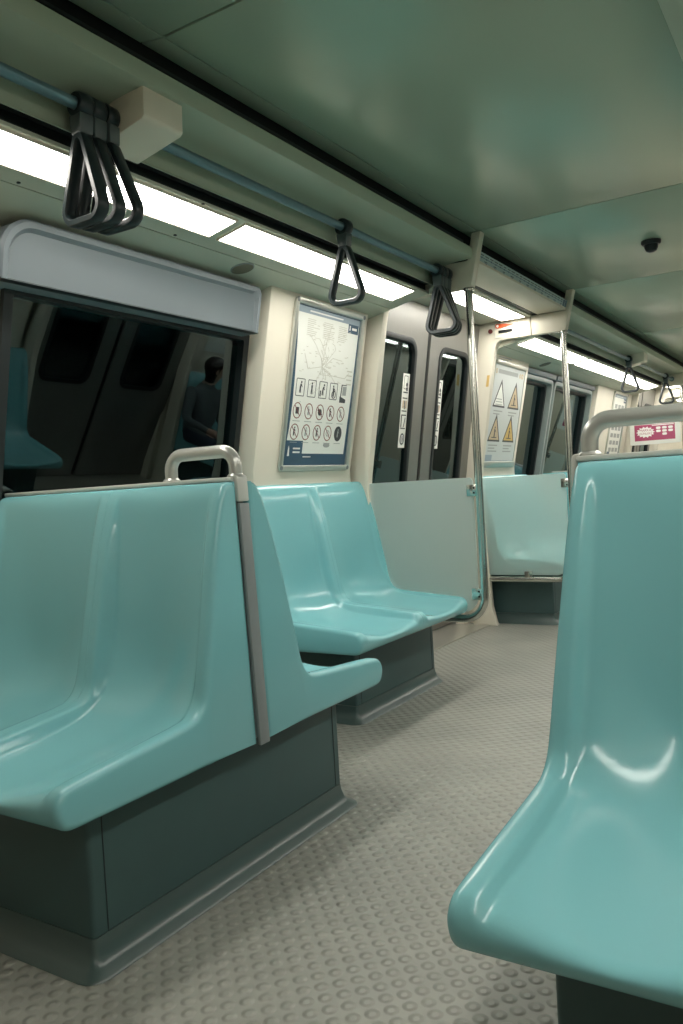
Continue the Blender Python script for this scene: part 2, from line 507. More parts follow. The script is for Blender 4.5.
                py.plate(rr(c + 0.010, c + 0.027, 1.525, 1.572, 0.004), md, O0, O1)
                pr.plate([(c - 0.032, 1.512), (c + 0.032, 1.512), (c + 0.032, 1.505), (c - 0.032, 1.505)], md, O0, O1)
                pr.plate([(c - 0.032, 1.487), (c + 0.032, 1.487), (c + 0.032, 1.480), (c - 0.032, 1.480)], md, O0, O1)
                pr.plate([(c - 0.032, 1.487), (c - 0.021, 1.487), (c - 0.021, 1.41), (c - 0.032, 1.41)], md, O0, O1)
                pr.plate([(c + 0.018, 1.47), (c + 0.026, 1.47), (c + 0.012, 1.412), (c + 0.002, 1.412)], md, O0, O1)
                pr.plate([(c - 0.032, 1.407), (c + 0.028, 1.407), (c + 0.028, 1.400), (c - 0.032, 1.400)], md, O0, O1)
                pr.plate(circ(c, 1.338, 0.029, 20, 0.036), md, O0, O1)
                tag(pr.build('pictogram', 'ink_dark', st), kind='stuff')
                tag(py.build('pictogram', 'ink_tan', st), kind='stuff')
                MB().ring(circ(c, 1.338, 0.019, 16, 0.026), circ(c, 1.338, 0.014, 16, 0.020), md, O1 + .0001, O1 + .0005).plate([(c - 0.004, 1.322), (c + 0.004, 1.322), (c + 0.004, 1.354), (c - 0.004, 1.354)], md, O1 + .0001, O1 + .0005).build('pictogram', 'ink_white', st)
    return wall
wl = build_side(False)
wr = build_side(True)
we = MB().box(-2.6, MX(-2.6), YF, YF + 0.06, 0, 2.45).build('wall_far', 'wall_cream'); tag(we, kind='structure')
wn = MB().box(-2.6, MX(-2.6), YN - 0.06, YN, 0, 2.45).build('wall_near', 'wall_cream'); tag(wn, kind='structure')

# ------------------------------------------------------------------ ceiling light panels
def zs(x): return 1.97 + 0.2 * (x + 2.165)
LIGHTS = [(0.905, 2.31), (2.365, 3.72), (3.97, 5.43), (5.60, 6.93), (7.00, 8.38), (8.45, 9.95), (10.25, 11.7), (11.9, 13.9), (13.97, 15.9)]
names = ['long glowing light panel at left above the near window, behind the triple straps',
         'glowing light panel over the framed metro map', 'glowing light panel above the steel door under the route strip',
         'glowing light panel just past the emergency handle header', 'glowing light panel crossed by the far bent pole line, second past the header',
         'farthest glowing light panel in view, behind the two far straps', 'glowing light panel above the second door, past the burgundy notice',
         'glowing light panel deep in the car beyond the second door', 'last glowing light panel at the far end of the left side']
for mr in (False, True):
    for i, (a, b) in enumerate(LIGHTS + ([(-0.63, 0.83)] if mr else [])):  # nearest right panel is added, unseen, to brighten the foreground seats
        door = any(d0 < a < d1 for d0, d1 in DOORS)
        z = (lambda x: 2.162) if door else (lambda x: zs(x) - 0.002)
        x0, x1 = (-1.835, -2.005) if door else (-1.826, -1.957)
        cx = (x0 + x1) / 2; cy = (a + b) / 2
        org = ((MX(cx) if mr else cx), cy, z(cx))
        if mr: lab = 'glowing light panel over the right-hand seats, outside the frame'
        else: lab = names[i]
        root = empty('light_panel', org, lab, 'light', 'ceiling light panels')
        MB().extrude([(x0, z(x0)), (x0, z(x0) - 0.004), (x1, z(x1) - 0.004), (x1, z(x1))], 'y', a, b).build('diffuser', 'light_diffuser_dim' if mr else 'light_diffuser', root, mr)
        fr = MB()
        for (p, q, ya, yb) in ((x0 + 0.006, x0, a - 0.006, b + 0.006), (x1, x1 - 0.006, a - 0.006, b + 0.006), (x0, x1, a - 0.006, a), (x0, x1, b, b + 0.006)):
            fr.extrude([(p, z(p) + 0.001), (p, z(p) - 0.007), (q, z(q) - 0.007), (q, z(q) + 0.001)], 'y', ya, yb)
        fr.build('light_frame', 'trim_cream', root, mr)

# ------------------------------------------------------------------ double seats
def catmull(P, sub):
    out = []
    n = len(P)
    for i in range(n - 1):
        p0 = P[max(i - 1, 0)]; p1 = P[i]; p2 = P[i + 1]; p3 = P[min(i + 2, n - 1)]
        for k in range(sub):
            t = k / sub
            out.append(tuple(0.5 * ((2 * p1[c]) + (-p0[c] + p2[c]) * t + (2 * p0[c] - 5 * p1[c] + 4 * p2[c] - p3[c]) * t * t + (-p0[c] + 3 * p1[c] - 3 * p2[c] + p3[c]) * t ** 3) for c in (0, 1)))
    out.append(P[-1])
    return out
RIM = [(.60, .362), (.635, .364), (.655, .375), (.668, .40), (.668, .425), (.655, .445), (.63, .456), (.55, .464), (.45, .472), (.35, .480), (.275, .487), (.232, .496), (.205, .519), (.190, .558), (.173, .64), (.146, .76), (.113, .90), (.076, 1.02), (.054, 1.066), (.040, 1.082), (.020, 1.088)]
DISH = [(.60, .362), (.635, .364), (.655, .375), (.667, .393), (.665, .402), (.650, .407), (.62, .407), (.55, .407), (.48, .410), (.41, .416), (.34, .426), (.28, .440), (.22, .461), (.165, .492), (.125, .536), (.102, .60), (.092, .73), (.080, .88), (.064, 1.025), (.040, 1.081), (.020, 1.088)]
RIMC = catmull(RIM, 5)
DISHC = catmull(DISH, 5) if len(DISH) == len(RIM) else None
assert len(DISH) == len(RIM), (len(DISH), len(RIM))
BOT = [(0.0, .362), (.2, .362), (.4, .362)]
TOPP = [(0.0, 1.088)]
RIML = BOT + RIMC + TOPP
DISHL = BOT + DISHC + TOPP
def sstep(a, b, x):
    t = min(1, max(0, (x - a) / (b - a)))
    return t * t * (3 - 2 * t)
def seat_module(W, outer_first, depth=1.0, taper=0.028):
    """one seat; x runs 0..W; the outer (rounded, free) edge is at x=0 if outer_first. Faces -Y."""
    r = 0.016
    us = [0, .0015, .0045, .009, r, .024, .034, .042, .050, .058, .066, .076, .09, .11]
    n = 10
    us += [.11 + (W - .11 - .075) * k / n for k in range(1, n + 1)]
    us += [W - .066, W - .058, W - .052, W - .046, W - .040, W - .034, W - .022, W - .010, W - .0008, W]
    us = sorted(set(round(u, 5) for u in us))
    # 2D inward normals of the rim loop for the rounded free edge
    L = len(RIML)
    nrm = []
    for i in range(L):
        p = RIML[i - 1]; q = RIML[(i + 1) % L]
        t = Vector((q[0] - p[0], q[1] - p[1])).normalized()
        nrm.append(Vector((-t.y, t.x)))
    loops = []
    for u in us:
        w = max(0.34 * (1 - sstep(0.038, 0.066, u)) + 0.66 * (1 - sstep(0.040, 0.25, u)), 0.58 * (1 - sstep(0.034, 0.060, W - u)) + 0.42 * (1 - sstep(0.034, 0.23, W - u)))
        ins = 0.0
        if u < r: ins = r - math.sqrt(max(0, r * r - (r - u) ** 2))
        if W - u < 0.0006: ins = 0.0015
        lp = []
        for i in range(L):
            d = RIML[i][0] * w + DISHL[i][0] * (1 - w); z = RIML[i][1] * w + DISHL[i][1] * (1 - w)
            d += nrm[i].x * ins; z += nrm[i].y * ins
            x = u + taper * max(0, (z - 0.42) / 0.66) * (1 - u / W) ** 2
            if not outer_first: x = W - x
            lp.append((x, -d * depth, z))
        loops.append(lp)
    m = MB()
    m.loft(loops, cap=True, smooth=True)
    return m
def shift(m, dx):
    m.v = [(p[0] + dx, p[1], p[2]) for p in m.v]; return m
def make_double(W, label, depth=1.0, W2=None, tl=0.028, tr=0.028):
    root = empty('double_seat', (0, 0, 0), label, 'seat')
    W2 = W2 or W
    shift(seat_module(W / 2, True, depth, tl), -W / 2).build('seat', 'teal_plastic', root, angle=55)
    shift(seat_module(W2 / 2, False, depth, tr), 0).build('seat', 'teal_plastic', root, angle=55)
    return root
YJ = 1.752
G_T = 'teal moulded double seats'
def put(src, loc, rz, label):
    c = copy_tree(src); c.location = loc; c.rotation_euler = (0, 0, rz); c['label'] = label
    return c
A = make_double(1.10, 'teal moulded double seat in the left foreground facing the camera under the dark window', 1.0, 0.93, 0.0, 0.022)
A.location = (-1.867, YJ - 0.018, 0)
B_ = make_double(0.93, 'teal double seat back to back with the left foreground seat, turned away', 1.0, 1.10, 0.022, 0.0)
B_.location = (-1.867, YJ + 0.030, 0); B_.rotation_euler = (0, 0, PI)
E_ = make_double(0.93, 'large teal double seat in the right foreground cut off by the frame edge', 1.0, 1.05, 0.046, 0.0)
E_.location = (-0.060, YJ - 0.030, -0.010)
F_ = make_double(1.05, 'teal double seat hidden behind the right foreground seat, facing away', 1.0, 0.93, 0.0, 0.046)
F_.location = (-0.060, YJ + 0.010, 0); F_.rotation_euler = (0, 0, PI)
C_ = make_double(1.13, 'teal double bench with back to the left wall below the framed metro map', 0.95)
C_.location = (-2.333, 3.365, 0); C_.rotation_euler = (0, 0, PI / 2)
D_ = put(C_, (-2.333, 6.105, 0), PI / 2, 'teal double bench seen end-on through the far pale screen')
C2 = put(C_, (MX(-2.333), 3.315, 0), -PI / 2, 'teal double bench along the right wall before the door, beyond the frame')
D2 = put(C_, (MX(-2.333), 6.105, 0), -PI / 2, 'teal double bench along the right wall past the door, beyond the frame')
YG = 7.45
G1 = put(A, (-1.867, YG - 0.018, 0), 0, 'distant teal double seat facing the camera below the far windows')
G2 = put(B_, (-1.867, YG + 0.018, 0), PI, 'distant teal double seat facing away below the far windows')
H1 = put(E_, (-0.055, YG - 0.018, 0), 0, 'distant teal double seat on the right side facing the camera')
H2 = put(F_, (-0.055, YG + 0.018, 0), PI, 'distant teal double seat on the right side facing away')

# dividers between back-to-back seats: capping rail, aisle-side strip, grab handle
def make_divider(xa, xw, label, hx0, hx1, y):
    """xa aisle-side end, xw wall end; handle spans hx0..hx1"""
    s = 1 if xa > xw else -1
    root = empty('seat_divider', (xa, y, 0), label, 'divider', 'grey dividers between back-to-back seats')
    MB().box(min(xa - s * .032, xw), max(xa - s * .032, xw), y - 0.034, y + 0.034, 1.089, 1.101).build('capping_rail', 'cap_grey', root, bevel=0.004)
    MB().box(min(xa - s * .034, xw), max(xa - s * .034, xw), y - 0.0165, y + 0.0165, 0.364, 1.088).build('core_board', 'strip_grey', root)
    t = 0.026
    m = MB()
    m.loft([[(xa + s * a, y - 0.021, z), (xa + s * a, y + 0.021, z), (xa + s * (a + .012), y + 0.021, z), (xa + s * (a + .012), y - 0.021, z)] for a, z in ((-.003, 0.358), (-.010, .55), (-.019, .8), (-.027, 1.028))])
    m.build('strip', 'strip_grey', root, bevel=0.003)
    m = MB()
    m.loft([[(xa + s * a, y - 0.023, z), (xa + s * a, y + 0.023, z), (xa + s * (a + b), y + 0.023, z), (xa + s * (a + b), y - 0.023, z)] for a, b, z in ((-.029, .0135, 1.032), (-.030, .0135, 1.07), (-.034, .016, 1.100), (-.040, .016, 1.106))])
    m.build('strip_cap', 'cap_grey', root, bevel=0.004)
    r = 0.045
    path = [(hx0, 1.098), (hx0, 1.175 - r)]
    for k in range(1, 9):
        t_ = PI / 2 * k / 8
        path.append((hx0 + (r - r * math.cos(t_)), 1.175 - r + r * math.sin(t_)))
    path += [(hx1 - r, 1.175)]
    for k in range(1, 9):
        t_ = PI / 2 * k / 8
        path.append((hx1 - r + r * math.sin(t_), 1.175 - r + r * math.cos(t_)))
    path += [(hx1, 1.098)]
    h = MB().tube([(x, y, z) for x, z in path], 0.0185, 16).build('grab_handle', 'handle_paint', root)
    for hx in (hx0, hx1):
        MB().loft([[(hx + rr_ * math.cos(a), y + rr_ * math.sin(a), z) for a in [2 * PI * k / 16 for k in range(16)]] for rr_, z in ((.025, 1.1005), (.025, 1.104), (.019, 1.110))], smooth=True).build('collar', 'handle_paint', h)
    return root
dv = make_divider(-1.40, -2.425, 'grey divider with a bent grab handle on top of the left foreground seats', -1.682, -1.440, YJ)
make_divider(-0.515, 0.46, 'grey capping rail with a bent grab handle on top of the right foreground seat', -0.462, -0.225, YJ - 0.010).location.z = -0.010
make_divider(-1.40, -2.33, 'grab handle and capping rail on the distant left seats', -1.617, -1.398, YG)
make_divider(-0.51, 0.42, 'grab handle and capping rail on the distant right seats', -0.455, -0.225, YG)

# plinths under the seats with a coved foot
def plinth(name, x0, x1, y0, y1, free, label, fl=0.05, ztop=0.361):
    """free: sides with a coved foot, subset of 'x+ x- y+ y-'"""
    root = empty(name, ((x0 + x1) / 2, (y0 + y1) / 2, 0), label, 'plinth')
    def foot(o):
        return (x0 - (o if 'x-' in free else 0), x1 + (o if 'x+' in free else 0), y0 - (o if 'y-' in free else 0), y1 + (o if 'y+' in free else 0))
    def lp(o, z, q):
        a, b, c, d = foot(o)
        return [(p[0], p[1], z) for p in rr(a, b, c, d, q, 4)]
    MB().loft([lp(0, ztop, 0.012), lp(0, 0.076, 0.012)], smooth=True).build('casing', 'plinth_grey', root)
    MB().loft([lp(0.001, 0.074, 0.013), lp(0.003, 0.055, 0.014), lp(0.011, 0.032, 0.02), lp(0.024, 0.016, 0.03), lp(fl - .004, 0.006, 0.045), lp(fl, 0.001, 0.05)], smooth=True).build('coved_foot', 'kick_grey', root, angle=60)
    # cover strips at the corners
    if 'x+' in free:
        for yy in ((y0 + 0.042), (y1 - 0.035)):
            MB().box(x1, x1 + 0.0012, yy - 0.0012, yy + 0.0012, 0.076, ztop).build('seam', 'rubber_black', root)
    return root
plinth('seat_plinth', -2.39, -1.462, 1.185, 2.23, ('x+', 'y-', 'y+'), 'dark grey plinth with coved foot carrying the left foreground seats')
plinth('seat_plinth', MX(-1.462), MX(-2.34), 1.30, 2.185, ('x-', 'y-', 'y+'), 'dark plinth in shadow under the right foreground seat', 0.05, 0.350)
plinth('seat_plinth', -2.31, -1.892, 3.05, 3.86, ('x+', 'y-', 'y+'), 'dark grey plinth under the bench below the metro map', 0.04)
plinth('seat_plinth', -2.34, -1.80, 5.63, 6.50, ('x+', 'y-', 'y+'), 'dark grey plinth under the bench behind the far screen', 0.04)
plinth('seat_plinth', MX(-1.892), MX(-2.34), 3.02, 3.83, ('x-', 'y-', 'y+'), 'dark plinth under the right wall bench before the door', 0.04)
plinth('seat_plinth', MX(-1.80), MX(-2.34), 5.63, 6.50, ('x-', 'y-', 'y+'), 'dark plinth under the right wall bench past the door', 0.04)
plinth('seat_plinth', -2.34, -1.462, YG - .567, YG + .433, ('x+', 'y-', 'y+'), 'dark plinth under the distant left seats')
plinth('seat_plinth', MX(-1.462), MX(-2.34), YG - .567, YG + .433, ('x-', 'y-', 'y+'), 'dark plinth under the distant right seats')

# ------------------------------------------------------------------ draught screens and poles at the door
XP = -1.602
def make_screen(y, yp, label, plabel, inner):
    root = empty('draught_screen', (-1.95, y, 0.36), label, 'screen', 'draught screens beside the door')
    poly = rr(-2.325, -1.634, 0.368, 1.072, (0.10, 0.022, 0.03, 0.02), 8)
    MB().extrude(poly, 'y', y - 0.006, y + 0.006).build('sheet', 'screen_sheet', root, bevel=0.0015)
    for (x, z, wd) in ((XP - 0.034, 1.005, 0.06), (XP - 0.034, 0.47, 0.06), (-2.322, 1.008, 0.05)):
        br = MB().box(x - wd / 2, x + wd / 2, y - 0.017, y + 0.017, z - 0.030, z + 0.030).build('bracket', 'steel', root, bevel=0.003)
        b = MB()
        for dz in (-0.013, 0.013):
            b.loft([[(x + .012 + 0.005 * math.cos(a), y - 0.017 - t, z + dz + 0.005 * math.sin(a)) for a in [2 * PI * k / 8 for k in range(8)]] for t in (0, 0.003)])
        b.build('screw', 'rubber_black', br)
    x = -1.93
    MB().box(x - 0.028, x + 0.028, y - 0.016, y + 0.016, 0.335, 0.395).build('bracket', 'steel', root, bevel=0.003)
    # pole: from the header down, bending under the screen towards the wall
    pr = empty('grab_pole', (XP, yp, 0.33), plabel, 'pole', 'bent steel poles beside the door')
    r = 0.115; zb = 0.338
    path = [(XP, 2.034), (XP, 1.5), (XP, 1.0), (XP, zb + r)]
    for k in range(1, 11):
        t = PI / 2 * k / 10
        path.append((XP - r + r * math.cos(t), zb + r - r * math.sin(t)))
    path.append((-2.30, zb))
    MB().tube([(a, yp, b) for a, b in path], 0.0205, 16).build('tube', 'steel', pr)
    MB().loft([[(XP + q * math.cos(a), yp + q * math.sin(a), z) for a in [2 * PI * k / 16 for k in range(16)]] for q, z in ((.030, 2.0335), (.030, 2.026), (.022, 2.020))], smooth=True).build('flange', 'steel', pr)
make_screen(3.888, 3.888, 'pale grey translucent screen at the end of the bench near the steel door', 'bent steel pole at the near side of the steel door', 1)
make_screen(5.512, 5.512, 'pale teal translucent screen with bench outline beyond the steel door', 'bent steel pole at the far side of the steel door', -1)
make_screen(10.168, 10.168, 'distant translucent screen below the burgundy notice', 'distant bent pole beside the burgundy notice', 1)

# ------------------------------------------------------------------ hanging rails and straps
XR, ZR = -1.703, 2.113
def make_rail(a, b, label, x=XR):
    root = empty('hanging_rail', (x, (a + b) / 2, ZR), label, 'rail')
    MB().tube([(x, a, ZR), (x, (a + b) / 2, ZR), (x, b, ZR)], 0.0165, 16).build('tube', 'rail_blue', root)
    for yy in (a + 0.004, b - 0.012):
        MB().loft([[(x + 0.028 * math.cos(t), yy + d, ZR + 0.028 * math.sin(t)) for t in [2 * PI * k / 16 for k in range(16)]] for d in (0, 0.008)], smooth=True).build('end_flange', 'rail_blue', root)
    return root
make_rail(-2.5, 3.860, 'long blue-grey hanging rail with four straps running over the left seats')
make_rail(5.53, 10.14, 'blue-grey hanging rail beyond the steel door with two far straps')
make_rail(-2.5, 3.860, 'blue-grey hanging rail over the right-hand seats, outside the frame', MX(XR))
make_rail(5.53, 10.14, 'far blue-grey hanging rail over the right-hand seats, outside the frame', MX(XR))

def rounded_path(pts, rs, n=7):
    """closed polygon with rounded corners in 2D"""
    out = []
    N = len(pts)
    for i in range(N):
        p = Vector(pts[i]); a = (Vector(pts[i - 1]) - p).normalized(); b = (Vector(pts[(i + 1) % N]) - p).normalized()
        ang = a.angle(b)
        d = rs[i] / math.tan(ang / 2)
        c = p + (a + b).normalized() * (rs[i] / math.sin(ang / 2))
        s = p + a * d - c; e = p + b * d - c
        t0 = math.atan2(s.y, s.x); t1 = math.atan2(e.y, e.x)
        dt = (t1 - t0 + PI) % (2 * PI) - PI
        for k in range(n + 1):
            t = t0 + dt * k / n
            out.append((c.x + rs[i] * math.cos(t), c.y + rs[i] * math.sin(t)))
    return out
def make_strap(label, group):
    """hangs from the origin at the rail centre; the loop lies across the rail"""
    root = empty('strap_handle', (0, 0, 0), label, 'strap', group)
    n = 18
    prof = [(.0175, -.0220), (.030, -.0220), (.034, -.017), (.034, .017), (.030, .0220), (.0175, .0220)]
    loops = [[(q * math.cos(t), yy, q * math.sin(t)) for q, yy in prof] for t in [2 * PI * k / n for k in range(n)]]
    loops.append(loops[0])
    MB().loft(loops, cap=False, smooth=True).build('ring', 'strap_plastic', root, angle=40)
    MB().loft([[(-a, -b, z), (a, -b, z), (a, b, z), (-a, b, z)] for a, b, z in ((.026, .022, -.026), (.024, .022, -.045), (.021, .020, -.078))]).build('clip', 'strap_clip', root, bevel=0.004)
    mid = rounded_path([(0, -.040), (-.086, -.303), (.086, -.303)], [.018, .034, .034], 8)
    N = len(mid)
    loops = []
    hw, ht = 0.0180, 0.0105     # half depth along the rail, half thickness
    for i in range(N):
        p = Vector(mid[i]); t = (Vector(mid[(i + 1) % N]) - Vector(mid[i - 1])).normalized()
        nn = Vector((-t.y, t.x))
        q = []
        for (cu, cv) in ((-.7, -1), (.7, -1), (1, -.6), (1, .6), (.7, 1), (-.7, 1), (-1, .6), (-1, -.6)):
            pp = p + nn * (ht * cv)
            q.append((pp.x, hw * cu, pp.y))
        loops.append(q)
    loops.append(loops[0])
    MB().loft(loops, cap=False, smooth=True).build('loop', 'strap_plastic', root, angle=50)
    return root
straps = [
    (1.520, 'frontmost of the three dark straps bunched before the housing at upper left', 'three straps bunched at upper left', 2),
    (1.565, 'middle one of the three dark straps bunched at upper left', 'three straps bunched at upper left', 0),
    (1.609, 'rearmost of three bunched dark straps, touching the cream housing', 'three straps bunched at upper left', -3),
    (2.855, 'single dark strap hanging alone in front of the metro map', None, 1),
    (3.742, 'frontmost of the three dark straps nested by the near pole', 'three straps nested by the near pole', -2),
    (3.790, 'middle one of the three dark straps nested by the near pole', 'three straps nested by the near pole', 0),
    (3.837, 'rearmost of the three dark straps nested by the near pole', 'three straps nested by the near pole', 2),
    (7.93, 'dark strap hanging far off beside a small rail housing', None, 0),
    (9.75, 'farthest dark strap, at right above the burgundy notice', None, 0),
]
st0 = None
for y, lab, g, rot in straps:
    if st0 is None:
        st0 = make_strap(lab, g); s = st0
    else:
        s = copy_tree(st0); s['label'] = lab
        if g: s['group'] = g
        elif 'group' in s: del s['group']
    s.location = (XR, y, ZR)
    s.rotation_euler = (0, math.radians(rot), math.radians(rot * -2.5))

# ------------------------------------------------------------------ framed metro map and rules
def person_icon(m, mp, a, b, s, o0, o1, lean=0.0, arm=1):
    m.plate(circ(a + lean * s * .8, b + s * 0.78, s * 0.17, 10), mp, o0, o1)
    m.plate([(a - s * .16, b), (a + s * .16, b), (a + s * .2 + lean * s * .6, b + s * .55), (a - s * .2 + lean * s * .6, b + s * .55)], mp, o0, o1)
    m.plate([(a - s * .22, b - s * .7), (a - s * .05, b - s * .7), (a + s * .04, b + .02 * s), (a - s * .16, b + .02 * s)], mp, o0, o1)
    m.plate([(a + s * .08, b - s * .7), (a + s * .25, b - s * .7), (a + s * .16, b + .02 * s), (a - s * .04, b + .02 * s)], mp, o0, o1)
    if arm:
        m.plate([(a + s * .1, b + s * .4), (a + s * .5, b + s * .05), (a + s * .5, b + s * .18), (a + s * .12, b + s * .54)], mp, o0, o1)

def seg(m, mp, p, q, w, o0, o1):
    d = Vector((q[0] - p[0], q[1] - p[1]))
    if d.length == 0: return
    d.normalize(); n = Vector((-d.y, d.x)) * w / 2
    m.plate([(p[0] - n.x, p[1] - n.y), (q[0] - n.x, q[1] - n.y), (q[0] + n.x, q[1] + n.y), (p[0] + n.x, p[1] + n.y)], mp, o0, o1)

def snap_frame(root, y0, y1, z0, z1, o):
    MB().ring(rr(y0, y1, z0, z1, 0.028), rr(y0 + 0.030, y1 - 0.030, z0 + 0.030, z1 - 0.030, 0.004), mw, o, o + 0.016).build('frame', 'alu_frame', root, bevel=0.005)
    c = MB()
    for (a, b) in ((y0 + .016, z0 + .016), (y1 - .016, z0 + .016), (y0 + .016, z1 - .016), (y1 - .016, z1 - .016)):
        c.plate(circ(a, b, 0.011, 8), mw, o + 0.0158, o + 0.0175)
    tag(c.build('corner_cap', 'strip_grey', root), kind='stuff')

def metro_map(y0, label, detail):
    O = 0.022
    y1 = y0 + 0.635; z0, z1 = 1.150, 1.962
    root = empty('poster_frame', (XS(1.15) + O, (y0 + y1) / 2, 1.15), label, 'poster')
    snap_frame(root, y0, y1, z0, z1, O + 0.0005)
    MB().plate([(y0 + .02, z0 + .02), (y1 - .02, z0 + .02), (y1 - .02, z1 - .02), (y0 + .02, z1 - .02)], mw, O + .001, O + .003).build('backing', 'poster_blue', root)
    ya, yb = y0 + .034, y1 - .034
    # slipped white sheet with a bowed left edge
    pts = [(yb - .022, 1.238), (yb - .010, 1.55), (yb - .006, 1.898)]
    pts += [(ya + .006, 1.898), (ya + .020, 1.78), (ya + .030, 1.62), (ya + .034, 1.48), (ya + .028, 1.36), (ya + .014, 1.268), (ya + .010, 1.238)]
    sheet = MB().plate(pts, mw, O + .0031, O + .0042).build('sheet', 'paper', root)
    sheet['label'] = 'white sheet slipped inside its blue backing'
    MB().plate([(ya, 1.898), (yb, 1.898), (yb, 1.928), (ya, 1.928)], mw, O + .0031, O + .0044).build('title_band', 'poster_band', root)
    o0, o1 = O + .0044, O + .0050
    # emblem boxes
    MB().plate([(ya + .006, 1.205), (ya + .155, 1.205), (ya + .155, 1.300), (ya + .006, 1.300)], mw, O + .0043, O + .0049).build('emblem_box', 'poster_blue', root)
    e = MB().plate([(yb - .110, 1.855), (yb - .012, 1.855), (yb - .012, 1.900), (yb - .110, 1.900)], mw, O + .0045, O + .0049)
    e.build('emblem_box', 'poster_blue', root)
    w = MB()
    w.plate([(ya + .030, 1.225), (ya + .048, 1.225), (ya + .044, 1.262), (ya + .039, 1.276), (ya + .034, 1.262)], mw, O + .005, O + .0055)
    for k in range(2): seg(w, mw, (ya + .075, 1.262 - .018 * k), (ya + .135, 1.262 - .018 * k), .008, O + .005, O + .0055)
    seg(w, mw, (ya + .165, 1.222), (ya + .235, 1.222), .005, O + .0044, O + .0050)
    seg(w, mw, (yb - .095, 1.868), (yb - .095, 1.892), .010, O + .005, O + .0055)
    seg(w, mw, (yb - .075, 1.878), (yb - .028, 1.878), .012, O + .005, O + .0055)
    seg(w, mw, (ya + .10, 1.912), (ya + .40, 1.912), .007, O + .0045, O + .0050)
    tag(w.build('emblem', 'ink_white', root), kind='stuff')
    if not detail:
        q = MB()
        for r_ in range(7):
            for c_ in range(3):
                q.plate(rr(ya + .09 + c_ * .15, ya + .20 + c_ * .15, 1.30 + r_ * .08, 1.345 + r_ * .08, .004), mw, o0, o1)
        tag(q.build('printed_block', 'ink_grey', sheet), kind='stuff')
        return root
    # map lines
    rnd = random.Random(5)
    lm = MB(); lp = MB(); ld = MB()
    cy, cz = y0 + .285, 1.665
    for k in range(9):
        a = rnd.uniform(0, 2 * PI); p = (cy, cz)
        for s_ in range(4):
            q = (p[0] + rnd.uniform(-.05, .05) + .03 * math.cos(a), p[1] + rnd.uniform(-.03, .03) + .03 * math.sin(a))
            seg(lm, mw, p, q, .0022, o0, o1); p = q
    for k in range(16):
        a = cy + rnd.uniform(-.02, .05); seg(lm, mw, (a, cz + .01 * k), (a + rnd.uniform(-.02, .02), cz + .01 * k + .02), .002, o0, o1)
    for (p, q) in (((cy + .02, cz), (cy + .09, cz + .05)), ((cy + .09, cz + .05), (cy + .18, cz + .045)), ((cy + .01, cz - .01), (cy + .09, cz - .035)), ((cy + .09, cz - .035), (cy + .22, cz - .04)), ((cy + .22, cz - .04), (cy + .26, cz - .01)), ((cy, cz), (cy + .02, cz + .12)), ((cy + .02, cz + .12), (cy + .05, cz + .20)), ((cy, cz), (cy - .12, cz - .02)), ((cy - .12, cz - .02), (cy - .16, cz + .05))):
        seg(lm, mw, p, q, .003, o0, o1)
    for k in range(60):
        a = ya + .06 + rnd.random() * .42; b = 1.60 + rnd.random() * .27
        seg(lp, mw, (a, b), (a + rnd.uniform(.008, .025), b), .003, o0, o1)
    for k in range(9):
        for c_ in range(3):
            seg(lp, mw, (ya + .09 + c_ * .14, 1.875 - k * .009), (ya + .09 + c_ * .14 + rnd.uniform(.05, .11), 1.875 - k * .009), .003, o0, o1)
    for k in range(4):
        seg(lp, mw, (yb - .075, 1.665 - k * .022), (yb - .025, 1.665 - k * .022), .006, o0, o1)
    tag(lm.build('map_lines', 'ink_pale', sheet), kind='stuff')
    ob = lp.build('fine_text', 'ink_pale', sheet); tag(ob, kind='stuff')
    # pictogram rows
    blk = MB(); red = MB(); gry = MB()
    for k in range(5):
        c = y0 + .118 + k * .099
        if k < 4:
            MB().ring(rr(c - .036, c + .036, 1.512, 1.596, .006), rr(c - .0325, c + .0325, 1.5155, 1.5925, .004), mw, o0, o1).build('pictogram_border', 'ink_dark', sheet)
            person_icon(blk, mw, c, 1.552, .034, o0 + .0001, o1 + .0001, lean=(.25, 0, .35, -.1)[k], arm=(1, 0, 1, 1)[k])
            if k == 3: blk.ring(circ(c + .004, 1.538, .020, 14), circ(c + .004, 1.538, .0155, 14), mw, o0 + .0001, o1 + .0002)
            if k == 2: blk.plate(circ(c - .021, 1.545, .006, 8), mw, o0 + .0001, o1 + .0001); seg(blk, mw, (c - .021, 1.54), (c - .021, 1.522), .010, o0 + .0001, o1 + .0001)
        else:
            blk.plate([(c - .034, 1.502), (c + .024, 1.502), (c + .024, 1.520), (c - .034, 1.534)], mw, o0, o1)
            seg(blk, mw, (c - .026, 1.53), (c - .022, 1.592), .008, o0, o1)
            seg(blk, mw, (c - .026, 1.592), (c + .024, 1.592), .004, o0, o1)
            gry.plate([(c - .012, 1.54), (c + .024, 1.54), (c + .024, 1.585), (c - .012, 1.585)], mw, o0, o1)
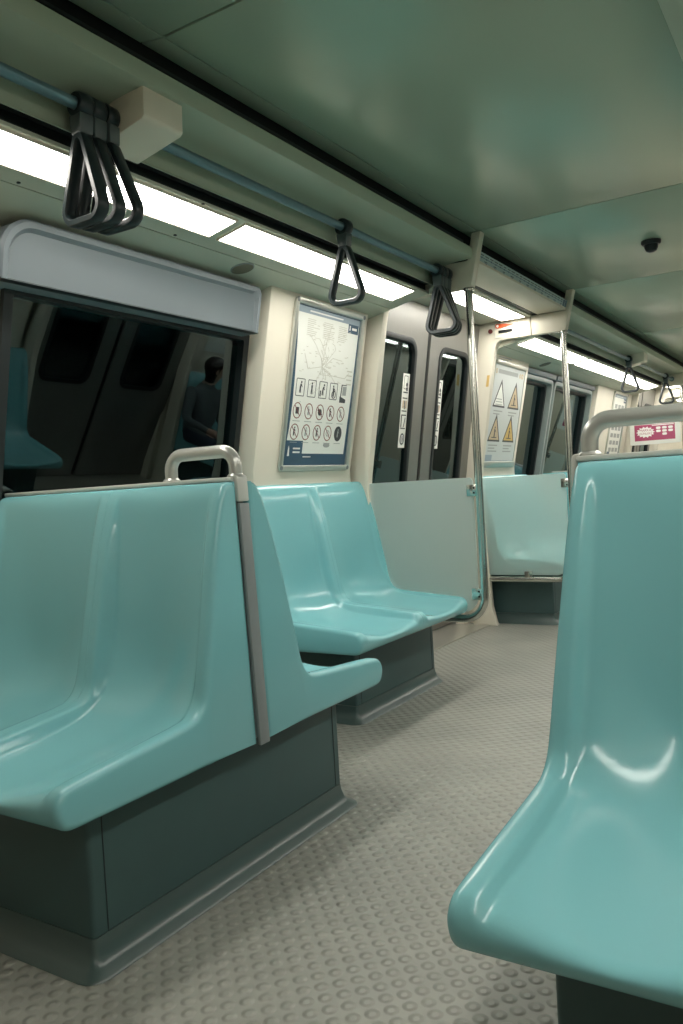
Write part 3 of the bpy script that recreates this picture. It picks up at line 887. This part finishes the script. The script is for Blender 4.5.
        for row, z in enumerate((1.444, 1.342)):
            cc = c - .006 - row * .006
            dark = (row == 1 and k == 4)
            MB().ring(circ(cc, z, .036, 22, .039), circ(cc, z, .0315, 22, .0345), mw, o0, o1).build('prohibition_ring', 'ink_dark' if dark else 'ink_red', sheet)
            if dark: blk.plate(circ(cc, z, .032, 18, .035), mw, o0, o1 - .0001)
            tgt = blk if (row, k) in ((0, 0), (0, 2), (0, 3), (1, 0), (1, 2)) else gry
            if (row, k) == (0, 0): tgt.plate(rr(cc - .013, cc + .013, z - .016, z + .016, .004), mw, o0, o1)
            elif (row, k) == (0, 2): tgt.plate(circ(cc, z, .017, 8), mw, o0, o1); seg(tgt, mw, (cc - .02, z + .012), (cc + .02, z - .012), .008, o0, o1 + .0001)
            elif (row, k) == (1, 3): gry.ring(circ(cc, z, .016, 14), circ(cc, z, .012, 14), mw, o0, o1)
            else: person_icon(tgt, mw, cc - .004, z, .026, o0 + .0001, o1 + .0001, lean=(.2 if row else 0.0), arm=1)
            if not dark: seg(red, mw, (cc - .022, z + .024), (cc + .022, z - .024), .0035, o0 + .0002, o1 + .0003)
            seg(gry, mw, (cc - .03, z - .050), (cc + .03, z - .050), .003, o0, o1)
    gry.plate(circ(y0 + .118 + 3 * .099 - .012, 1.282, .030, 16, .012), mw, o0, o1)
    for k in range(3): seg(gry, mw, (ya + .09, 1.486 - .0), (ya + .09 + .01, 1.486), .002, o0, o1)
    tag(blk.build('pictogram', 'ink_dark', sheet), kind='stuff')
    tag(red.build('prohibition_bars', 'ink_red', sheet), kind='stuff')
    tag(gry.build('pictogram', 'ink_grey', sheet), kind='stuff')
    return root
metro_map(3.118, 'framed metro map with rows of prohibition signs on the cream wall', True)
metro_map(9.21, 'distant framed map half hidden behind the right grab handle', False)

# poster with four warning triangles
def triangle_poster():
    O = 0.022
    y0, y1 = 5.675, 6.325
    root = empty('warning_poster', (XS(1.15) + O, 6.0, 1.15), 'white poster with four warning triangles beyond the steel door', 'poster')
    sh = MB().plate([(y0 + .01, 1.17), (y1 - .01, 1.17), (y1 - .01, 1.91), (y0 + .01, 1.91)], mw, O + .0005, O + .003).build('sheet', 'paper_grey', root)
    for z, h in ((1.905, .030), (1.150, .046)):
        MB().plate(rr(y0, y1, z, z + h, .006), mw, O + .0005, O + .018).build('clip_bar', 'alu_frame', root, bevel=0.005)
    for y in (y0 + .002, y1 - .006):
        MB().plate([(y, 1.19), (y + .004, 1.19), (y + .004, 1.91), (y, 1.91)], mw, O + .0005, O + .006).build('edge_trim', 'alu_frame', root)
    o0, o1 = O + .0032, O + .0038
    gr = MB(); gr2 = MB(); bl = MB(); rd = MB()
    for i, (cy, zb, colr) in enumerate(((5.845, 1.60, 'p'), (6.155, 1.60, 'y'), (5.835, 1.345, 'y'), (6.145, 1.345, 'o'))):
        w, h = .125, .205
        tri = [(cy - w, zb), (cy + w, zb), (cy, zb + h)]
        inn = [(cy - w + .022, zb + .013), (cy + w - .022, zb + .013), (cy, zb + h - .030)]
        wt = MB().ring(tri, inn, mw, o0, o1).build('warning_triangle', 'ink_dark', sh)
        MB().plate(inn, mw, o0, o1 - .0002).build('triangle_fill', {'p': 'paper', 'y': 'ink_tan', 'o': 'ink_yellow'}[colr], sh)
        if i == 0:
            for k in range(3): seg(gr, mw, (cy - .07, zb + .02 + .02 * k), (cy + .07 - .01 * k, zb + .02 + .02 * k), .006, o0, o1 + .0002)
        else:
            person_icon(gr2, mw, cy, zb + .065, .05, o0, o1 + .0002, arm=1)
            seg(gr2, mw, (cy - .05, zb + .03), (cy + .05, zb + .03), .006, o0, o1 + .0002)
        for k in range(2 + (i > 1)): seg(gr, mw, (cy - .09, zb - .028 - .022 * k), (cy + .09 - .05 * (k % 2), zb - .028 - .022 * k), .009, o0, o1)
    gr.plate([(y0 + .08, 1.845), (y1 - .16, 1.845), (y1 - .16, 1.875), (y0 + .08, 1.875)], mw, o0, o1)
    for a in (y0 + .04, y1 - .11): rd.ring(circ(a, 1.858, .017, 12), circ(a, 1.858, .012, 12), mw, o0, o1)
    rd.ring(circ(y1 - .06, 1.858, .02, 12), circ(y1 - .06, 1.858, .013, 12), mw, o0, o1)
    bl.plate([(y0 + .02, 1.20), (y0 + .17, 1.20), (y0 + .17, 1.245), (y0 + .02, 1.245)], mw, o0, o1)
    bl.plate([(y0 + .02, 1.196), (y1 - .03, 1.196), (y1 - .03, 1.203), (y0 + .02, 1.203)], mw, o0, o1)
    tag(gr2.build('pictogram', 'ink_dark', sh), kind='stuff')
    tag(rd.build('small_emblems', 'ink_yellow', sh), kind='stuff')
    tag(gr.build('fine_text', 'ink_grey', sh), kind='stuff')
    tag(bl.build('emblem_band', 'poster_band', sh), kind='stuff')
    t = MB()
    for k, wd in enumerate((.26, .20)): seg(t, mw, (y0 + .05, 1.962 - k * .017), (y0 + .05 + wd, 1.962 - k * .017), .007, O + .0002, O + .0008)
    tag(t.build('fine_text', 'ink_grey', root), kind='stuff')
triangle_poster()

# ------------------------------------------------------------------ emergency handle on the far door header
def emergency():
    yf = 5.477
    def mh(x, z, off): return (x, yf - off, z)
    root = empty('emergency_handle', (-2.0, yf, 2.10), 'red pointed emergency handle on the cream header past the door', 'emergency handle')
    MB().ring(rr(-2.078, -1.910, 2.050, 2.158, .004), rr(-2.074, -1.914, 2.054, 2.154, .003), mh, 0.0, 0.0025).build('plate_edge', 'cap_grey', root)
    cx, cz = -2.052, 2.132
    pts = [(cx + .017 * math.cos(t), cz + .017 * math.sin(t)) for t in [math.radians(60 + 240 * k / 12) for k in range(13)]] + [(-1.940, 2.131), (-1.940, 2.134)]
    MB().plate(pts, mh, 0.0005, 0.006).build('handle_arrow', 'signal_red', root)
    MB().plate(circ(cx, cz, .0095, 14), mh, 0.006, 0.007).build('white_dot', 'ink_white', root)
    MB().plate([(-2.049, 2.081), (-1.948, 2.081), (-1.948, 2.101), (-2.049, 2.101)], mh, 0.0004, 0.0015).build('slot', 'void_black', root)
    MB().plate(circ(-2.108, 2.104, .0165, 16), mh, 0.0005, 0.005).build('red_button', 'knob_red', root)
emergency()
o = MB().plate([(-2.166, 1.72), (-2.146, 1.72), (-2.132, 1.80), (-2.152, 1.80)], lambda x, z, off: (x, 5.4828 - off, z), 0.0003, 0.001).build('warning_sticker', 'ink_yellow')
tag(o, 'small orange sticker on the cream post beside the warning poster', 'sticker')

# ------------------------------------------------------------------ route map strip over the door
def route(d0, d1, label):
    x0, z0, x1, z1 = -1.569, 2.170, -1.553, 2.226
    def mp(y, b, off):
        t = b / 0.058
        return (x0 + (x1 - x0) * t + off, y, z0 + (z1 - z0) * t)
    root = empty('route_map_strip', (-1.56, (d0 + d1) / 2, 2.17), label, 'route map')
    MB().plate([(d0, 0), (d1, 0), (d1, .058), (d0, .058)], mp, -.012, 0).build('board', 'map_strip', root)
    ln = MB(); tx = MB()
    seg(ln, mp, (d0 + .04, .034), (d1 - .10, .034), .0028, .0003, .0008)
    rnd = random.Random(3)
    n = 22
    for k in range(n):
        y = d0 + .06 + (d1 - d0 - .18) * k / (n - 1)
        ln.plate(circ(y, .034, .0055, 8), mp, .0003, .0010)
        up = k % 2
        w = rnd.uniform(.035, .06)
        seg(tx, mp, (y - w / 2, .046), (y + w / 2, .046), .0045, .0003, .0008)
        if up: seg(tx, mp, (y - w / 2, .020), (y + w / 3, .020), .0040, .0003, .0008); seg(tx, mp, (y - w / 3, .012), (y + w / 3, .012), .003, .0003, .0008)
    ln.plate([(d1 - .085, .006), (d1 - .05, .006), (d1 - .05, .052), (d1 - .085, .052)], mp, .0003, .0008)
    ln.plate([(d1 - .040, .006), (d1 - .012, .006), (d1 - .012, .052), (d1 - .040, .052)], mp, .0003, .0008)
    tag(ln.build('route_line', 'poster_blue', root), kind='stuff')
    tag(tx.build('station_names', 'ink_dark', root), kind='stuff')
route(3.925, 5.476, 'pale blue route map strip along the ceiling edge above the door')

# ------------------------------------------------------------------ small ceiling fittings
def dome(x, y, label):
    root = empty('camera_dome', (x, y, 2.30), label, 'camera')
    def L(q, z): return [(x + q * math.cos(a), y + q * math.sin(a), z) for a in [2 * PI * k / 20 for k in range(20)]]
    MB().loft([L(.052, 2.2995), L(.052, 2.288), L(.045, 2.278)], smooth=True).build('base', 'rubber_black', root)
    MB().loft([L(.036, 2.278), L(.035, 2.262), L(.027, 2.246), L(.012, 2.238)], smooth=True).build('dome', 'rubber_black', root)
dome(-0.862, 4.69, 'small black camera dome on the green ceiling')
def speaker(x, y, label):
    root = empty('ceiling_speaker', (x, y, zs(x)), label, 'speaker', 'speakers in the ceiling strip')
    def L(q, dz): return [(x + q * math.cos(a), y + q * math.sin(a), zs(x + q * math.cos(a)) + dz) for a in [2 * PI * k / 24 for k in range(24)]]
    MB().loft([L(.050, -.0003), L(.050, -.003), L(.046, -.004)]).build('rim', 'strip_grey', root)
    MB().loft([L(.046, -.0035), L(.045, -.0055)]).build('grille', 'speaker_brown', root)
speaker(-2.088, 2.665, 'round brown speaker above the dark window')
speaker(-2.088, 6.62, 'round brown speaker in the ceiling beyond the warning poster')
for (x, y) in ((-2.02, 0.95), (-2.02, 1.55), (-2.02, 2.2), (-1.812, 1.62), (-1.812, 2.12)):
    q = [(x + .006 * math.cos(a), y + .006 * math.sin(a), zs(x) - .0005) for a in [2 * PI * k / 8 for k in range(8)]]
    MB().loft([q, [(p[0], p[1], p[2] - .003) for p in q]]).build('screw', 'rubber_black', ceil)

# ------------------------------------------------------------------ burgundy notice between wall and pole at the second door
def notice(label):
    yb = 10.12
    def mn(x, z, off): return (x, yb - off, z - 0.055)
    root = empty('notice_board', (-1.93, yb, 1.40), label, 'notice')
    MB().plate(rr(-2.20, -1.632, 1.425, 1.805, .012), mn, -.008, .004).build('white_border', 'paper', root, bevel=.002)
    x0, x1, z0, z1 = -2.145, -1.690, 1.472, 1.660
    f = MB().plate([(x0, z0), (x1, z0), (x1, z1), (x0, z1)], mn, .004, .005).build('burgundy_field', 'ad_burgundy', root)
    c = (x0 + .125, 1.572); n = 14
    pts = []
    for k in range(2 * n):
        q = 1.0 if k % 2 == 0 else .76
        t = PI * k / n
        pts.append((c[0] + .108 * q * math.cos(t), c[1] + .068 * q * math.sin(t)))
    MB().plate(pts, mn, .005, .006).build('starburst', 'ink_white', f)
    for (a, b) in ((0, 0), (1, 0), (2, 0), (0, -1), (1, -1), (2, -1), (1, -2)):
        MB().plate(rr(x0 + .245 + a * .068, x0 + .297 + a * .068, 1.600 + b * .037, 1.628 + b * .037, .012, 3), mn, .005, .006).build('white_pill', 'ink_white', f)
    w = MB(); seg(w, mn, (x0 + .20, 1.648), (x1 - .01, 1.648), .010, .005, .006)
    w.build('white_line', 'ink_white', f)
    for body, z in (('MARKA', 1.582), ('GÜNLERİ', 1.545)):
        t = MB()
        text_mesh(t, body, .040 if z > 1.57 else .034, mn, c[0], z, .0065, 'CENTER', 1.0)
        t.build('lettering', 'ad_burgundy', f)
notice('burgundy notice with a white starburst at far right above the grab handle')

# posters on the right-hand wall (they show in the window reflections)
def right_poster(y0, y1, z0, z1, label, field, shape):
    def mr_(y, z, off): return (MX(XS(z)) - 0.022 - off, y, z)
    root = empty('wall_poster', (MX(XS(z0)), (y0 + y1) / 2, z0), label, 'poster')
    MB().plate([(y0, z0), (y1, z0), (y1, z1), (y0, z1)], mr_, .001, .004).build('sheet', 'paper', root)
    w, h = y1 - y0, z1 - z0
    f = MB().plate([(y0 + .06 * w, z0 + .25 * h), (y1 - .06 * w, z0 + .25 * h), (y1 - .06 * w, z1 - .06 * h), (y0 + .06 * w, z1 - .06 * h)], mr_, .004, .005).build('colour_field', field, root)
    MB().plate(circ(y0 + .5 * w, z0 + .62 * h, .13 * w), mr_, .005, .006).build('printed_shape', shape, f)
right_poster(5.68, 6.30, 1.30, 1.92, 'white poster with an orange spot above the seated person on the right', 'ink_white', 'signal_red')
right_poster(12.3, 13.3, 1.20, 1.85, 'purple poster on the far right wall, seen only mirrored', 'ad_purple', 'ink_white')

# ------------------------------------------------------------------ seated passenger on the right bench (seen mirrored in the near window)
mat('skin', (0.46, 0.29, 0.22), rough=0.5)
mat('hair', (0.018, 0.014, 0.012), rough=0.45)
mat('knit', (0.10, 0.12, 0.13), rough=0.85, bump=0.4, bscale=300)
mat('denim', (0.035, 0.05, 0.08), rough=0.8, bump=0.3, bscale=400)
mat('shoe', (0.03, 0.03, 0.032), rough=0.5)
def passenger():
    Y0 = 5.68
    root = empty('person', (0.20, Y0, 0.0), 'person in a dark grey top on the right bench, mirrored in the dark window', 'person')
    V = []; Eg = []; Rd = []
    def v(p, r, parent=None):
        V.append((p[0], Y0 + p[1], p[2])); Rd.append(r)
        if parent is not None: Eg.append((parent, len(V) - 1))
        return len(V) - 1
    pel = v((.20, 0, .57), .135)
    sp = v((.22, 0, .72), .125, pel)
    ch = v((.235, 0, .88), .135, sp)
    nb = v((.225, 0, 1.00), .075, ch)
    nk = v((.205, .004, 1.065), .052, nb)
    h0 = v((.185, .015, 1.115), .072, nk)
    h1 = v((.180, .022, 1.185), .088, h0)
    h2 = v((.182, .018, 1.245), .066, h1)
    for s in (-1, 1):
        hp = v((.17, s * .085, .545), .092, pel)
        mid = v((-.01, s * .10, .555), .082, hp)
        kn = v((-.21, s * .105, .535), .062, mid)
        cf = v((-.225, s * .105, .36), .055, kn)
        an = v((-.215, s * .105, .10), .038, cf)
        hl = v((-.225, s * .106, .045), .042, an)
        v((-.36, s * .115, .035), .034, hl)
        shd = v((.235, s * .155, .945), .062, ch)
        el = v((.17, s * .215, .70), .045, shd)
        wr = v((.00, s * .12, .645), .030, el)
        pm = v((-.06, s * .085, .640), .032, wr)
        for k, (dy, ln) in enumerate(((-.03, .060), (-.010, .072), (.010, .068), (.028, .052))):
            a = v((-.06 - ln * .6, s * .085 + dy, .640), .0092, pm)
            v((-.06 - ln * 1.1, s * .085 + dy, .622), .0085, a)
        a = v((-.055, s * .085 - s * .045, .648), .0105, pm)
        v((-.085, s * .085 - s * .058, .640), .0095, a)
    me = bpy.data.meshes.new('body')
    me.from_pydata(V, Eg, [])
    o = bpy.data.objects.new('body', me); COL.objects.link(o)
    md_ = o.modifiers.new('skin', 'SKIN')
    for i, sv in enumerate(me.skin_vertices[0].data):
        sv.radius = (Rd[i], Rd[i]); sv.use_root = (i == 0)
    ss = o.modifiers.new('sub', 'SUBSURF'); ss.levels = 2; ss.render_levels = 2
    dg = bpy.context.evaluated_depsgraph_get()
    m2 = bpy.data.meshes.new_from_object(o.evaluated_get(dg))
    bpy.data.objects.remove(o)
    for n in ('skin', 'knit', 'denim', 'shoe'): m2.materials.append(MATS[n])
    for p in m2.polygons:
        c = p.center; p.use_smooth = True
        if c.z > 1.03: p.material_index = 0
        elif c.z < .085: p.material_index = 3
        elif c.x < -.015 and c.z > .608 and abs(abs(c.y - Y0) - .09) < .07: p.material_index = 0
        elif c.z < .60 or c.x < -.03: p.material_index = 2
        else: p.material_index = 1
    for q in m2.vertices:
        # widen the trunk across the shoulders
        if .5 < q.co.z < 1.02 and q.co.x > .08:
            q.co.y = Y0 + (q.co.y - Y0) * 1.12
        q.co -= root.location
    b = bpy.data.objects.new('body', m2); COL.objects.link(b); b.parent = root
    # the head is turned towards the far end of the car (+Y)
    hx, hy, hz = .181, Y0 + .020, 1.175
    fc = MB()
    def ball(m, c, r, n=10, k=6):
        loops = [[(c[0] + r[0] * math.sin(t) * math.cos(a), c[1] + r[1] * math.sin(t) * math.sin(a), c[2] + r[2] * math.cos(t)) for a in [2 * PI * j / n for j in range(n)]] for t in [PI * (i + .02) / (k + .04) for i in range(k + 1)]]
        m.loft(loops, smooth=True)
    m = MB(); ball(m, (hx - .028, hy + .092, hz - .008), (.013, .022, .018)); m.build('nose', 'skin', root)
    m = MB(); ball(m, (hx - .022, hy + .074, hz - .052), (.022, .012, .008)); m.build('mouth', 'signal_red', root)
    for dx in (-.055, .012):
        m = MB(); ball(m, (hx + dx, hy + .076, hz + .018), (.013, .009, .008)); m.build('eye', 'hair', root)
    m = MB(); ball(m, (hx - .088, hy - .004, hz - .01), (.010, .018, .028)); m.build('ear', 'skin', root)
    # hair: cap over the skull and a fall down to the nape
    loops = []
    for t in [PI * k / 14 for k in range(1, 11)]:
        lp = []
        for a in [2 * PI * j / 20 for j in range(20)]:
            front = max(0, math.sin(a))
            zz = hz + .02 + .098 * math.cos(t)
            r = .104 * math.sin(t)
            if zz < hz + .03: r *= 1 - .42 * front
            lp.append((hx + r * math.cos(a), hy - .014 + r * 1.02 * math.sin(a), zz))
        loops.append(lp)
    loops.append([(hx + .066 * math.cos(a), hy - .040 + .045 * math.sin(a), hz - .125) for a in [2 * PI * j / 20 for j in range(20)]])
    MB().loft(loops, smooth=True).build('hair', 'hair', root, angle=80)
    piv = Vector((hx, hy, 0)) - Vector(root.location)
    rot = Matrix.Translation(piv) @ Matrix.Rotation(math.radians(40), 4, 'Z') @ Matrix.Translation(-piv)
    for ch in root.children:
        if ch.name.split('.')[0] != 'body': ch.data.transform(rot)
passenger()
